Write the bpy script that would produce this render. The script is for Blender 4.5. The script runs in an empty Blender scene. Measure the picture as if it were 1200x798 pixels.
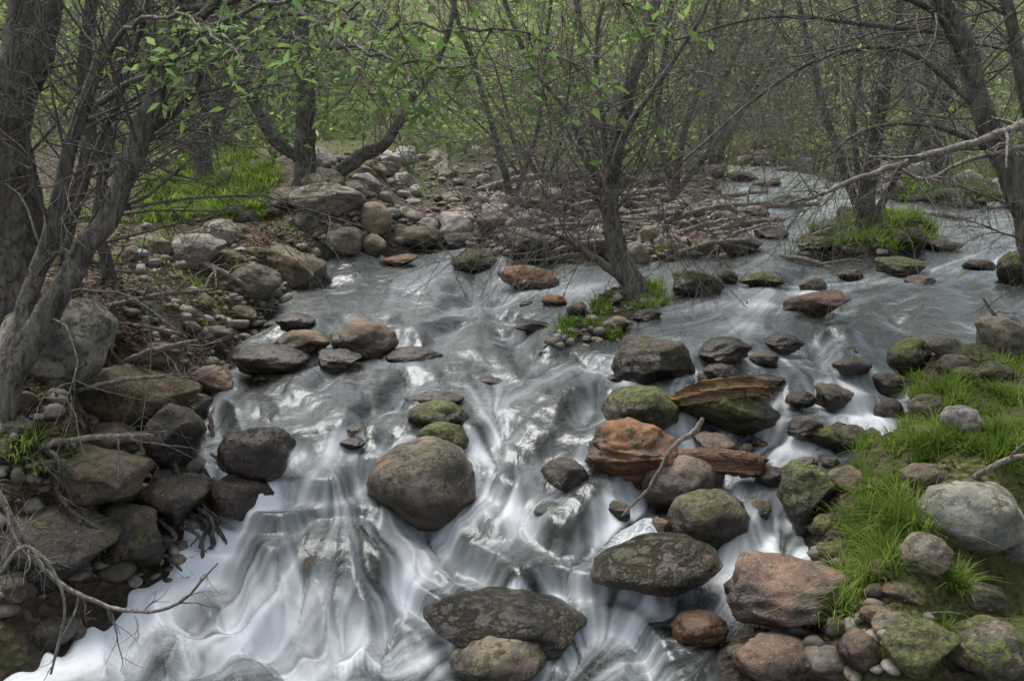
import bpy, math, random, time
import numpy as np
from mathutils import Vector, noise, Matrix
T00 = time.time()
def tick(s): print('TICK', s, round(time.time()-T00, 1))
R = random.Random(11)
rng = np.random.default_rng(11)
sc = bpy.context.scene
COL = sc.collection
EYE = np.array([0.0, 0.0, 2.3])
PIT = math.radians(14.5)
FL = 1152.0
cp, sp = math.cos(PIT), math.sin(PIT)

# ------------------------------------------------------------------ survey helpers
def ray(px, py):
    dx = (px-600)/FL; dy = (399-py)/FL
    return np.array([dx, cp+dy*sp, -sp+dy*cp])
def at_z(px, py, z):
    r = ray(px, py); t = (z-EYE[2])/r[2]
    return EYE+r*t
def at_d(px, py, d):
    return EYE+ray(px, py)*d

def h2(i, j, seed):
    n = (i*374761393+j*668265263+seed*974711) & 0xffffffff
    n = ((n ^ (n >> 13))*1274126177) & 0xffffffff
    return ((n ^ (n >> 16)) & 0xffff)/65535.0
def vn(x, y, seed=0):
    xi = np.floor(x).astype(np.int64); yi = np.floor(y).astype(np.int64)
    xf = x-xi; yf = y-yi
    u = xf*xf*(3-2*xf); v = yf*yf*(3-2*yf)
    a = h2(xi, yi, seed); b = h2(xi+1, yi, seed); c = h2(xi, yi+1, seed); d = h2(xi+1, yi+1, seed)
    return (a*(1-u)+b*u)*(1-v)+(c*(1-u)+d*u)*v
def fbm(x, y, seed=0, o=4):
    s = 0; a = 0.5; t = 0
    for k in range(o):
        s = s+a*vn(x*2**k, y*2**k, seed+k*17); t += a; a *= 0.5
    return s/t-0.5
def sstep(a, b, x):
    t = np.clip((x-a)/(b-a), 0, 1)
    return t*t*(3-2*t)

# ------------------------------------------------------------------ water level
WC = [(-200,830,0),(0,798,0),(300,798,0),(600,820,0),(900,820,.02),(1200,820,.05),(100,740,0),(250,700,.0),(380,725,0),(480,745,0),
 (150,640,.03),(-100,600,.3),(60,560,.4),(240,535,.44),(310,520,.47),(390,530,.46),(330,590,.30),(420,600,.24),(250,620,.14),(400,670,.06),
 (500,650,.12),(560,690,.1),(640,720,.08),(720,780,.03),(700,740,.06),(620,650,.2),(700,640,.25),(760,620,.28),(580,590,.3),(640,590,.33),
 (690,560,.38),(600,520,.43),(550,470,.5),(470,480,.5),(400,470,.53),(300,470,.52),(330,430,.56),(450,440,.55),(620,450,.56),(680,430,.58),
 (560,400,.6),(480,370,.64),(360,370,.65),(700,395,.65),(640,380,.66),(780,390,.69),(880,395,.69),(1000,400,.69),(1090,380,.7),(930,440,.62),(1000,440,.60),
 (950,480,.5),(1030,490,.46),(900,520,.4),(980,540,.38),(880,570,.34),(880,610,.3),(905,650,.14),(870,690,.1),(820,710,.08),(700,500,.48),
 (500,310,.70),(700,320,.72),(850,340,.71),(950,350,.71),(1100,340,.73),(1200,330,.76),(1120,295,.80),(1200,270,.84),(1050,250,.86),(900,280,.80),
 (890,230,.86),(880,200,.88),(600,230,.95),(400,230,.95),(1300,450,.7),(1300,600,.3),(1200,500,.5),(150,400,.65),(0,400,.68),(600,160,.95),(1000,160,.9),(0,200,1.0)]
WC = np.array(WC, float)
WXY = np.array([at_z(*c)[:2] for c in WC])
WQ = np.stack([WXY[:,0]/WXY[:,1], 1.6/WXY[:,1]], 1)
def Wl(x, y):
    x = np.asarray(x, float); y = np.asarray(y, float)
    qx = x/y; qy = 1.6/y
    n = np.zeros_like(qx); d = np.zeros_like(qx)
    for k in range(len(WC)):
        dd = (qx-WQ[k,0])**2+(qy-WQ[k,1])**2+0.0008
        w = 1/(dd*dd*dd); n += w*WC[k,2]; d += w
    return n/d
def hitW(px, py):
    z = .5
    for _ in range(9):
        p = at_z(px, py, z); z = .35*z+.65*float(Wl(p[0], p[1]))
    return at_z(px, py, z)

# ------------------------------------------------------------------ land shapes
def poly(pts): return np.array([hitW(*p)[:2] for p in pts])
L1 = poly([(-900,900),(-80,860),(30,775),(140,700),(205,640),(240,585),(215,530),(222,470),(258,420),(276,388),(325,355),(366,318),(440,300),(530,292),
           (600,303),(700,308),(780,308),(850,300),(874,288),(868,262),(846,240),(842,220),(848,203),(800,190),(600,165),(300,160),(-800,165)])
L2 = poly([(640,405),(655,382),(700,352),(733,325),(775,335),(772,362),(710,392)])
L3 = poly([(935,300),(950,272),(1000,258),(1080,264),(1092,290),(1040,302),(980,306)])
L4 = poly([(862,840),(850,770),(880,715),(960,680),(950,620),(935,575),(1000,535),(1050,512),(1075,465),(1085,428),(1130,405),(1200,392),(1500,385),(2200,520),(2200,900)])
L5 = poly([(780,190),(860,192),(925,196),(965,208),(1015,228),(1060,236),(1120,243),(1200,247),(1600,242),(1700,150),(780,150)])
LANDS = [(L1,.5,.30),(L2,.05,.12),(L3,.14,.2),(L4,.30,.5),(L5,.2,.5)]
def sdp(P, x, y):
    d = np.full_like(x, 1e9); ins = np.zeros(x.shape, bool)
    n = len(P)
    for i in range(n):
        ax, ay = P[i]; bx, by = P[(i+1) % n]
        ex, ey = bx-ax, by-ay
        t = np.clip(((x-ax)*ex+(y-ay)*ey)/(ex*ex+ey*ey), 0, 1)
        d = np.minimum(d, (x-ax-t*ex)**2+(y-ay-t*ey)**2)
        c = ((ay > y) != (by > y)) & (x < ex*(y-ay)/(ey if abs(ey) > 1e-9 else 1e-9)+ax)
        ins ^= c
    d = np.sqrt(d)
    return np.where(ins, d, -d)
def T_and_W(x, y):
    w = Wl(x, y)
    n1 = fbm(x*1.6, y*1.6, 3, 4)
    best = np.full_like(x, -0.3)
    far = 1+np.clip(y-10, 0, 10)*.22
    for k, (P, hm, s) in enumerate(LANDS):
        sd = sdp(P, x, y)+n1*(.2 if k != 1 else .08)*far
        m = hm
        if k == 0:
            m = hm*(1-.78*sstep(-1.6, 0.2, x-(-.05*y)))
        r = np.where(sd > 0, m*(1-np.exp(-np.maximum(sd, 0)/s)), np.maximum(sd*.9, -.3))
        best = np.maximum(best, r)
    sd = y-18+n1*4
    best = np.maximum(best, np.where(sd > 0, .3*(1-np.exp(-np.maximum(sd, 0)/2)), np.maximum(sd*.9, -.3)))
    land = sstep(-.1, .15, best)
    t = w+best+land*(fbm(x*3, y*3, 9, 5)*.16+fbm(x*.5, y*.5, 5, 3)*.16*sstep(6, 12, y))
    t = t+fbm(x*7, y*7, 21, 4)*.08
    t = t+sstep(14, 22, y)*(fbm(x*.35, y*.35, 71, 4)*1.2)
    hill = np.maximum(y-20, 0)
    t = t+.0022*hill**2*(y < 60)+(y >= 60)*(.0022*1600+.17*(y-60))
    side = np.maximum(np.abs(x)-(6+.35*y), 0)
    return t+.05*side, w
def mk(name, V, Fc, smooth=True):
    V = np.asarray(V, np.float32); Fc = np.asarray(Fc, np.int32)
    k = Fc.shape[1]; me = bpy.data.meshes.new(name)
    me.vertices.add(len(V)); me.vertices.foreach_set('co', V.ravel())
    me.loops.add(Fc.size); me.loops.foreach_set('vertex_index', Fc.ravel())
    me.polygons.add(len(Fc)); me.polygons.foreach_set('loop_start', np.arange(len(Fc), dtype=np.int32)*k)
    me.polygons.foreach_set('use_smooth', np.full(len(Fc), smooth))
    me.update(calc_edges=True)
    return me
def fattr(me, name, arr):
    a = me.attributes.new(name, 'FLOAT', 'POINT'); a.data.foreach_set('value', np.asarray(arr, np.float32).ravel())
def obj(name, me, mat=None, parent=None, **props):
    o = bpy.data.objects.new(name, me)
    if mat and me and not me.materials: me.materials.append(mat)
    COL.objects.link(o)
    if parent: o.parent = parent
    for k, v in props.items(): o[k] = v
    return o
class Grid:
    def __init__(s, NU, NV, um, y0, y1, c):
        s.a = (NU, NV, um, y0, y1, c)
        u = np.linspace(-um, um, NU); v = np.linspace(0, math.log(y1/y0), NV)
        s.Y = y0*np.exp(v)[:, None]*np.ones((1, NU)); s.X = u[None, :]*(s.Y+c)
        i = np.arange(NV-1)[:, None]*NU+np.arange(NU-1)[None, :]
        s.F = np.stack([i, i+1, i+NU+1, i+NU], -1).reshape(-1, 4)
    def w(s, x, y):
        NU, NV, um, y0, y1, c = s.a
        v = np.log(np.maximum(y, 1e-3)/y0)/math.log(y1/y0)*(NV-1); u = (x/(np.maximum(y,.01)+c)+um)/(2*um)*(NU-1)
        u = np.clip(u, 0, NU-1.001); v = np.clip(v, 0, NV-1.001)
        ui = u.astype(np.int32); vi = v.astype(np.int32)
        return vi*NU+ui, u-ui, v-vi
    def get(s, As, x, y):
        NU = s.a[0]; i, fu, fv = s.w(x, y); out = []
        a00 = (1-fu)*(1-fv); a10 = fu*(1-fv); a01 = (1-fu)*fv; a11 = fu*fv
        for A in As:
            A = A.ravel(); out.append(A[i]*a00+A[i+1]*a10+A[i+NU]*a01+A[i+NU+1]*a11)
        return out
G = Grid(520, 600, 1.3, .9, 260, 2.0)
GT, GW = T_and_W(G.X, G.Y)
GM = np.maximum(GT, GW)
tick('terrain')
TS = 1.5*np.exp(np.linspace(0, math.log(60/1.5), 360))
def hit(px, py, surf='max'):
    r = ray(px, py)
    X = EYE[0]+r[0]*TS; Y = EYE[1]+r[1]*TS; Z = EYE[2]+r[2]*TS
    s = G.get([GM if surf == 'max' else GT], X, Y)[0]
    idx = int(np.argmax(Z < s))
    if Z[idx] >= s[idx]: idx = 300
    return np.array([X[idx], Y[idx], Z[idx]]), TS[idx]
def ground(x, y):
    a, b = G.get([GT, GW], np.array([x]), np.array([y])); return float(a[0]), float(b[0])

# ------------------------------------------------------------------ materials
class NT:
    def __init__(s, name):
        s.m = bpy.data.materials.new(name); s.m.use_nodes = True
        s.t = s.m.node_tree; s.t.nodes.clear()
        s.out = s.t.nodes.new('ShaderNodeOutputMaterial')
    def n(s, typ, ins=None, **a):
        nd = s.t.nodes.new('ShaderNode'+typ)
        for k, v in a.items(): setattr(nd, k, v)
        if ins:
            for k, v in ins.items():
                sk = nd.inputs[k]
                if isinstance(v, bpy.types.NodeSocket): s.t.links.new(v, sk)
                else: sk.default_value = v
        return nd
    def math(s, op, a, b=0.0, c=None, clamp=False):
        ins = {0: a, 1: b}
        if c is not None: ins[2] = c
        return s.n('Math', ins, operation=op, use_clamp=clamp).outputs[0]
    def mix(s, f, a, b, bt='MIX'):
        nd = s.n('Mix', {0: f}, data_type='RGBA', blend_type=bt)
        for i, v in ((6, a), (7, b)):
            if isinstance(v, bpy.types.NodeSocket): s.t.links.new(v, nd.inputs[i])
            else: nd.inputs[i].default_value = (*v, 1) if len(v) == 3 else v
        return nd.outputs[2]
    def noise(s, vec, sc_, det=5, rough=.55, dist=0):
        return s.n('TexNoise', {'Vector': vec, 'Scale': sc_, 'Detail': det, 'Roughness': rough, 'Distortion': dist}).outputs[0]
    def rng(s, v, a, b, c=0., d=1.):
        return s.n('MapRange', {0: v, 1: a, 2: b, 3: c, 4: d}, interpolation_type='SMOOTHSTEP').outputs[0]
    def bump(s, h, st=.4, dist=.02):
        return s.n('Bump', {'Height': h, 'Strength': st, 'Distance': dist}).outputs[0]
    def fin(s, sh): s.t.links.new(sh, s.out.inputs[0]); return s.m

def mat_rock():
    t = NT('rock_material'); g = t.n('NewGeometry'); oi = t.n('ObjectInfo'); tc = t.n('TexCoord')
    P = g.outputs['Position']
    n1 = t.noise(P, 5, 4, .6); n2 = t.noise(P, 38, 5, .7); n3 = t.noise(P, 13, 4, .6, .6)
    c = t.mix(1, oi.outputs['Color'], t.n('CombineColor', {0: t.rng(n1, .3, .7, .45, 1.5), 1: t.rng(n1, .3, .7, .5, 1.38), 2: t.rng(n1, .3, .7, .55, 1.3)}).outputs[0], 'MULTIPLY')
    c = t.mix(t.rng(n2, .35, .7, 0, .7), c, t.mix(.6, c, (.02, .018, .015)))
    c = t.mix(t.rng(n3, .56, .68, 0, .35), c, (.27, .25, .19))
    c = t.mix(t.rng(t.noise(P, 90, 3), .6, .68, 0, .5), c, (.36, .35, .29))
    nz = t.n('SeparateXYZ', {0: g.outputs['Normal']}).outputs[2]
    m = t.math('ADD', t.math('MULTIPLY', n3, 1.7), t.math('MULTIPLY', nz, .12))
    m = t.math('ADD', m, t.math('MULTIPLY', oi.outputs['Alpha'], .9))
    m = t.math('ADD', m, t.math('MULTIPLY', n2, .7))
    mm = t.rng(m, 1.58, 1.88, 0, .92)
    mc = t.mix(t.rng(t.noise(P, 40, 4), .3, .7), (.02, .026, .008), (.14, .16, .035))
    c = t.mix(mm, c, mc)
    lz = t.n('SeparateXYZ', {0: tc.outputs['Object']}).outputs[2]
    idx = oi.outputs['Object Index']
    wz = t.math('ADD', lz, t.math('MULTIPLY', t.math('SUBTRACT', n1, .5), 1.6))
    wf = t.rng(t.math('SUBTRACT', wz, t.math('MULTIPLY', t.math('SUBTRACT', idx, 1), 1.6)), .7, .1)
    wf = t.math('MULTIPLY', wf, t.math('MINIMUM', idx, 1))
    c = t.mix(wf, c, t.mix(1, c, (.32, .28, .24), 'MULTIPLY'))
    hb = t.math('ADD', t.math('MULTIPLY', n1, .6), t.math('ADD', t.math('MULTIPLY', n2, .5), t.math('MULTIPLY', mm, .5)))
    b = t.n('BsdfPrincipled', {'Base Color': c, 'Roughness': t.rng(wf, 0, 1, .8, .2), 'Normal': t.bump(hb, .8, .03)})
    return t.fin(b.outputs[0])

def mat_pebble():
    t = NT('pebble_material'); g = t.n('NewGeometry'); P = g.outputs['Position']
    r = g.outputs['Random Per Island']
    rp = t.n('ValToRGB', {0: r}).outputs[0]; e = rp.node.color_ramp
    cols = [(.06,.052,.042),(.16,.135,.105),(.27,.235,.19),(.11,.10,.09),(.33,.31,.27),(.14,.10,.07)]
    e.elements[0].color = (*cols[0],1); e.elements[1].color = (*cols[-1],1)
    for i in range(1, 5):
        q = e.elements.new(i/5); q.color = (*cols[i],1)
    n2 = t.noise(P, 45, 4, .7)
    c = t.mix(t.rng(n2, .3, .7, 0, .7), rp, t.mix(1, rp, (.35,.35,.3), 'MULTIPLY'))
    b = t.n('BsdfPrincipled', {'Base Color': c, 'Roughness': .7, 'Normal': t.bump(n2, .5, .01)})
    return t.fin(b.outputs[0])

def mat_ground():
    t = NT('ground_material'); g = t.n('NewGeometry'); P = g.outputs['Position']
    la = t.n('Attribute', attribute_name='land').outputs['Fac']
    gr = t.n('Attribute', attribute_name='green').outputs['Fac']
    n1 = t.noise(P, 3, 5, .6); n2 = t.noise(P, 30, 5, .7); n3 = t.noise(P, 9, 4, .65)
    v = t.n('TexVoronoi', {'Vector': P, 'Scale': 26.0, 'Randomness': 1.0})
    vc = t.n('SeparateColor', {0: v.outputs['Color']}).outputs[0]
    litter = t.n('ValToRGB', {0: vc}).outputs[0]; e = litter.node.color_ramp
    e.elements[0].color = (.035,.024,.015,1); e.elements[1].color = (.22,.15,.09,1)
    q = e.elements.new(.5); q.color = (.10,.066,.04,1)
    soil = t.mix(n2, (.022,.015,.010), (.11,.076,.048))
    c = t.mix(t.rng(n3, .35, .6), soil, litter)
    moss = t.mix(n2, (.035,.05,.008), (.17,.21,.035))
    mf = t.rng(t.math('ADD', n1, t.math('MULTIPLY', gr, .4)), .56, .74, 0, .9)
    c = t.mix(mf, c, moss)
    v2 = t.n('TexVoronoi', {'Vector': P, 'Scale': 5.0})
    v2c = t.n('SeparateColor', {0: v2.outputs['Color']}).outputs[1]
    bed = t.mix(v2c, (.04,.032,.018), (.20,.15,.075))
    bed = t.mix(t.rng(v2.outputs['Distance'], .05, .15, 0, .8), bed, (.018,.015,.010))
    bed = t.mix(t.math('MULTIPLY', n2, .6), bed, (.09,.075,.042))
    f = t.rng(la, -.02, .06)
    c = t.mix(f, bed, c)
    c = t.mix(t.rng(la, .28, .02, 0, .8), c, t.mix(1, c, (.36,.33,.29), 'MULTIPLY'))
    h = t.math('ADD', n2, t.math('MULTIPLY', v.outputs['Distance'], 2.))
    b = t.n('BsdfPrincipled', {'Base Color': c, 'Roughness': .85, 'Normal': t.bump(h, .9, .03)})
    return t.fin(b.outputs[0])

def mat_water():
    t = NT('water_material'); g = t.n('NewGeometry'); P = g.outputs['Position']
    fo = t.n('Attribute', attribute_name='foam').outputs['Fac']
    li = t.n('Attribute', attribute_name='streak').outputs['Fac']
    th = t.n('Attribute', attribute_name='thin').outputs['Fac']
    Pm = t.n('Mapping', {'Vector': P, 'Scale': (1, .7, 1)}).outputs[0]
    bmp = t.bump(t.math('ADD', t.math('MULTIPLY', t.noise(Pm, 11, 3, .5, .3), .9), t.math('MULTIPLY', li, .07)), .34, .05)
    gl = t.n('BsdfGlossy', {'Color': (.88,.94,.98,1), 'Roughness': .27, 'Normal': bmp}).outputs[0]
    tr = t.n('BsdfTransparent', {'Color': (.70,.70,.58,1)}).outputs[0]
    mk_ = t.n('BsdfDiffuse', {'Color': (.042,.050,.042,1)}).outputs[0]
    body = t.n('MixShader', {0: t.rng(th, 0, 1, .34, .05), 1: tr, 2: mk_}).outputs[0]
    fr = t.n('Fresnel', {'IOR': 1.35, 'Normal': bmp}).outputs[0]
    fr = t.math('ADD', t.math('MULTIPLY', fr, 1.2), .015, clamp=True)
    w = t.n('MixShader', {0: fr, 1: body, 2: gl}).outputs[0]
    fc = t.mix(t.rng(fo, 0, .85), (.40,.46,.49), (.78,.82,.86))
    f1 = t.n('BsdfDiffuse', {'Color': fc}).outputs[0]
    s = t.n('MixShader', {0: t.math('MULTIPLY', fo, .95, clamp=True), 1: w, 2: f1}).outputs[0]
    return t.fin(s)

def mat_bark(name, a, b, lich=.4, ms=(1,1,.22), fr=34):
    t = NT(name); g = t.n('NewGeometry'); P = g.outputs['Position']
    Pm = t.n('Mapping', {'Vector': P, 'Scale': ms}).outputs[0]
    n1 = t.noise(Pm, fr, 5, .7, .8); n2 = t.noise(P, 7, 4, .6)
    c = t.mix(t.rng(n1, .32, .66), a, b)
    c = t.mix(t.rng(n2, .5, .64, 0, lich), c, (.27,.275,.20))
    c = t.mix(t.rng(t.noise(P, 4, 3), .55, .7, 0, .45), c, (.07,.085,.03))
    bb = t.n('BsdfPrincipled', {'Base Color': c, 'Roughness': .9, 'Normal': t.bump(n1, 1., .05)})
    return t.fin(bb.outputs[0])

def mat_leaf(name, a, b, tr=.4, c3=None, sc_=.7):
    t = NT(name); g = t.n('NewGeometry'); P = g.outputs['Position']
    r = g.outputs['Random Per Island']
    c = t.mix(r, a, b)
    c = t.mix(t.rng(t.noise(P, sc_, 3), .38, .62, 0, .9), c, c3 or tuple(v*.5 for v in a))
    d = t.n('BsdfDiffuse', {'Color': c}).outputs[0]
    tl = t.n('BsdfTranslucent', {'Color': t.mix(1, c, (1.35,1.5,.95), 'MULTIPLY')}).outputs[0]
    return t.fin(t.n('MixShader', {0: tr, 1: d, 2: tl}).outputs[0])

M_ROCK = mat_rock(); M_PEB = mat_pebble(); M_GROUND = mat_ground(); M_WATER = mat_water()
M_BARK = mat_bark('willow_bark', (.04,.033,.027), (.20,.172,.14), .45)
M_BARKG = mat_bark('grey_bark', (.055,.048,.040), (.27,.24,.195), .65)
M_BARKD = mat_bark('dark_bark', (.03,.026,.022), (.17,.15,.122), .4)
M_TWIG = mat_bark('twig_bark', (.12,.11,.092), (.32,.295,.25), .3)
M_DEAD = mat_bark('dead_wood', (.17,.145,.12), (.46,.42,.36), .2)
M_LOG = mat_bark('red_log', (.10,.048,.032), (.42,.23,.155), .1, (.12,1,1), 70)
M_LOGO = mat_bark('weathered_slab', (.08,.045,.02), (.40,.24,.10), .25, (.12,1,1), 70)
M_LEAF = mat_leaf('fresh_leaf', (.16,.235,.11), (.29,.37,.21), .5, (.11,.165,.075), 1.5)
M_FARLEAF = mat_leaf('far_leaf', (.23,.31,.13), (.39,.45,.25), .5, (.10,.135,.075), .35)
M_GRASS = mat_leaf('grass_blade', (.13,.215,.035), (.32,.39,.13), .4, (.095,.155,.03), 3.0)
M_LITTER = mat_leaf('dry_leaf', (.09,.055,.03), (.26,.175,.10), .1, (.06,.04,.025))

# ------------------------------------------------------------------ ground sheet
me = mk('ground', np.stack([G.X, G.Y, GT], -1).reshape(-1, 3), G.F)
fattr(me, 'land', GT-GW)
green = sstep(11, 16, G.Y)*.35+.5*sstep(.6, 1.0, G.X/np.maximum(G.Y,1)*2.2)*(G.Y < 12)+.6*(G.X < -1)*(.3+fbm(G.X, G.Y, 40, 2))
fattr(me, 'green', np.clip(green, 0, 1))
obj('ground', me, M_GROUND, kind='structure', label='stony stream bed with brown leaf-littered mossy banks')

# ------------------------------------------------------------------ rocks
def rock_mesh(i, kind):
    import bmesh
    rounded = kind == 'r'
    bm = bmesh.new(); bmesh.ops.create_icosphere(bm, subdivisions=5, radius=1)
    V = np.array([v.co[:] for v in bm.verts]); Fc = np.array([[v.index for v in f.verts] for f in bm.faces])
    bm.free()
    r = random.Random(100+i)
    off = Vector((i*7.1, i*3.3, i*1.7))
    for k in range(5 if rounded else 12):
        n = np.array([r.gauss(0,1), r.gauss(0,1), r.gauss(0,1)]); n /= np.linalg.norm(n)
        d = r.uniform(.76, .92) if rounded else r.uniform(.55, .84)
        q = V@n-d
        V = V-np.outer(np.where(q > 0, q*(.6 if rounded else .88), 0), n)
    D = np.empty(len(V))
    for k in range(len(V)):
        p = Vector(V[k])
        D[k] = noise.noise(p*1.3+off)*.16+noise.noise(p*3.2+off)*.06+noise.noise(p*8+off)*.022+(0 if rounded else abs(noise.noise(p*2.1-off))*-.14)
        if kind == 's':
            q = Vector((p.x*1.2+p.z*.8, p.y*1.5, p.z*5-p.x*2.5))
            D[k] += -abs(noise.noise(q+off))*.18+noise.noise(q*2.6+off)*.06+noise.noise(p*11+off)*.03
    V = V*(1+D)[:, None]
    mx, mn = V.max(0), V.min(0)
    V = (V-(mx+mn)/2)/((mx-mn)/2)
    m = mk('rock_shape', V, Fc); m.materials.append(M_ROCK)
    return m
SH = {'r': [rock_mesh(i, 'r') for i in range(8)], 'a': [rock_mesh(20+i, 'a') for i in range(9)], 's': [rock_mesh(40, 's')]}
tick('rock shapes')
C = {'gb':(.18,.15,.11),'dk':(.085,.07,.056),'br':(.145,.105,.07),'rd':(.185,.12,.085),'or':(.27,.135,.06),'gy':(.26,.245,.21),
     'tn':(.31,.255,.19),'ol':(.12,.11,.06),'lg':(.38,.36,.32)}
rocks_xyr = []
NR = [0]
LB = {'gb':'grey-brown','dk':'dark brown','br':'brown','rd':'reddish-brown','or':'orange-brown','gy':'grey','tn':'tan','ol':'olive-brown','lg':'pale grey'}
def put_rock(cx, cy, cz, a, b, c, col, moss, wet, kind, rotz=0, where=None, shp=None, tilt=0):
    L_ = SH[kind]
    me = L_[(shp if shp is not None else R.randrange(100)) % len(L_)]
    o = bpy.data.objects.new('rock', me); COL.objects.link(o)
    o.location = (cx, cy, cz); o.scale = (a, b, c); o.rotation_euler = (R.uniform(-.1,.1), R.uniform(-.12,.12)+tilt, rotz)
    k = C[col]; j = R.uniform(.85,1.15)
    o.color = (k[0]*j, k[1]*j*R.uniform(.96,1.04), k[2]*j*R.uniform(.93,1.07), moss); o.pass_index = wet
    size = 'large' if a > .3 else ('small' if a < .12 else 'medium')
    ms = ' moss-covered' if moss > .5 else (' mossy' if moss > .3 else '')
    sh = {'r':'rounded','a':'angular','s':'splintered'}[kind]
    pl = where or {0:'lying on the dry bank',1:'standing in the stream',2:'washed over by fast water'}[wet]
    o['label'] = f'{size} {sh}{ms} {LB[col]} rock {pl}'; o['category'] = 'rock'; o['group'] = 'rocks along the stream'
    NR[0] += 1
    return o
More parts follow.
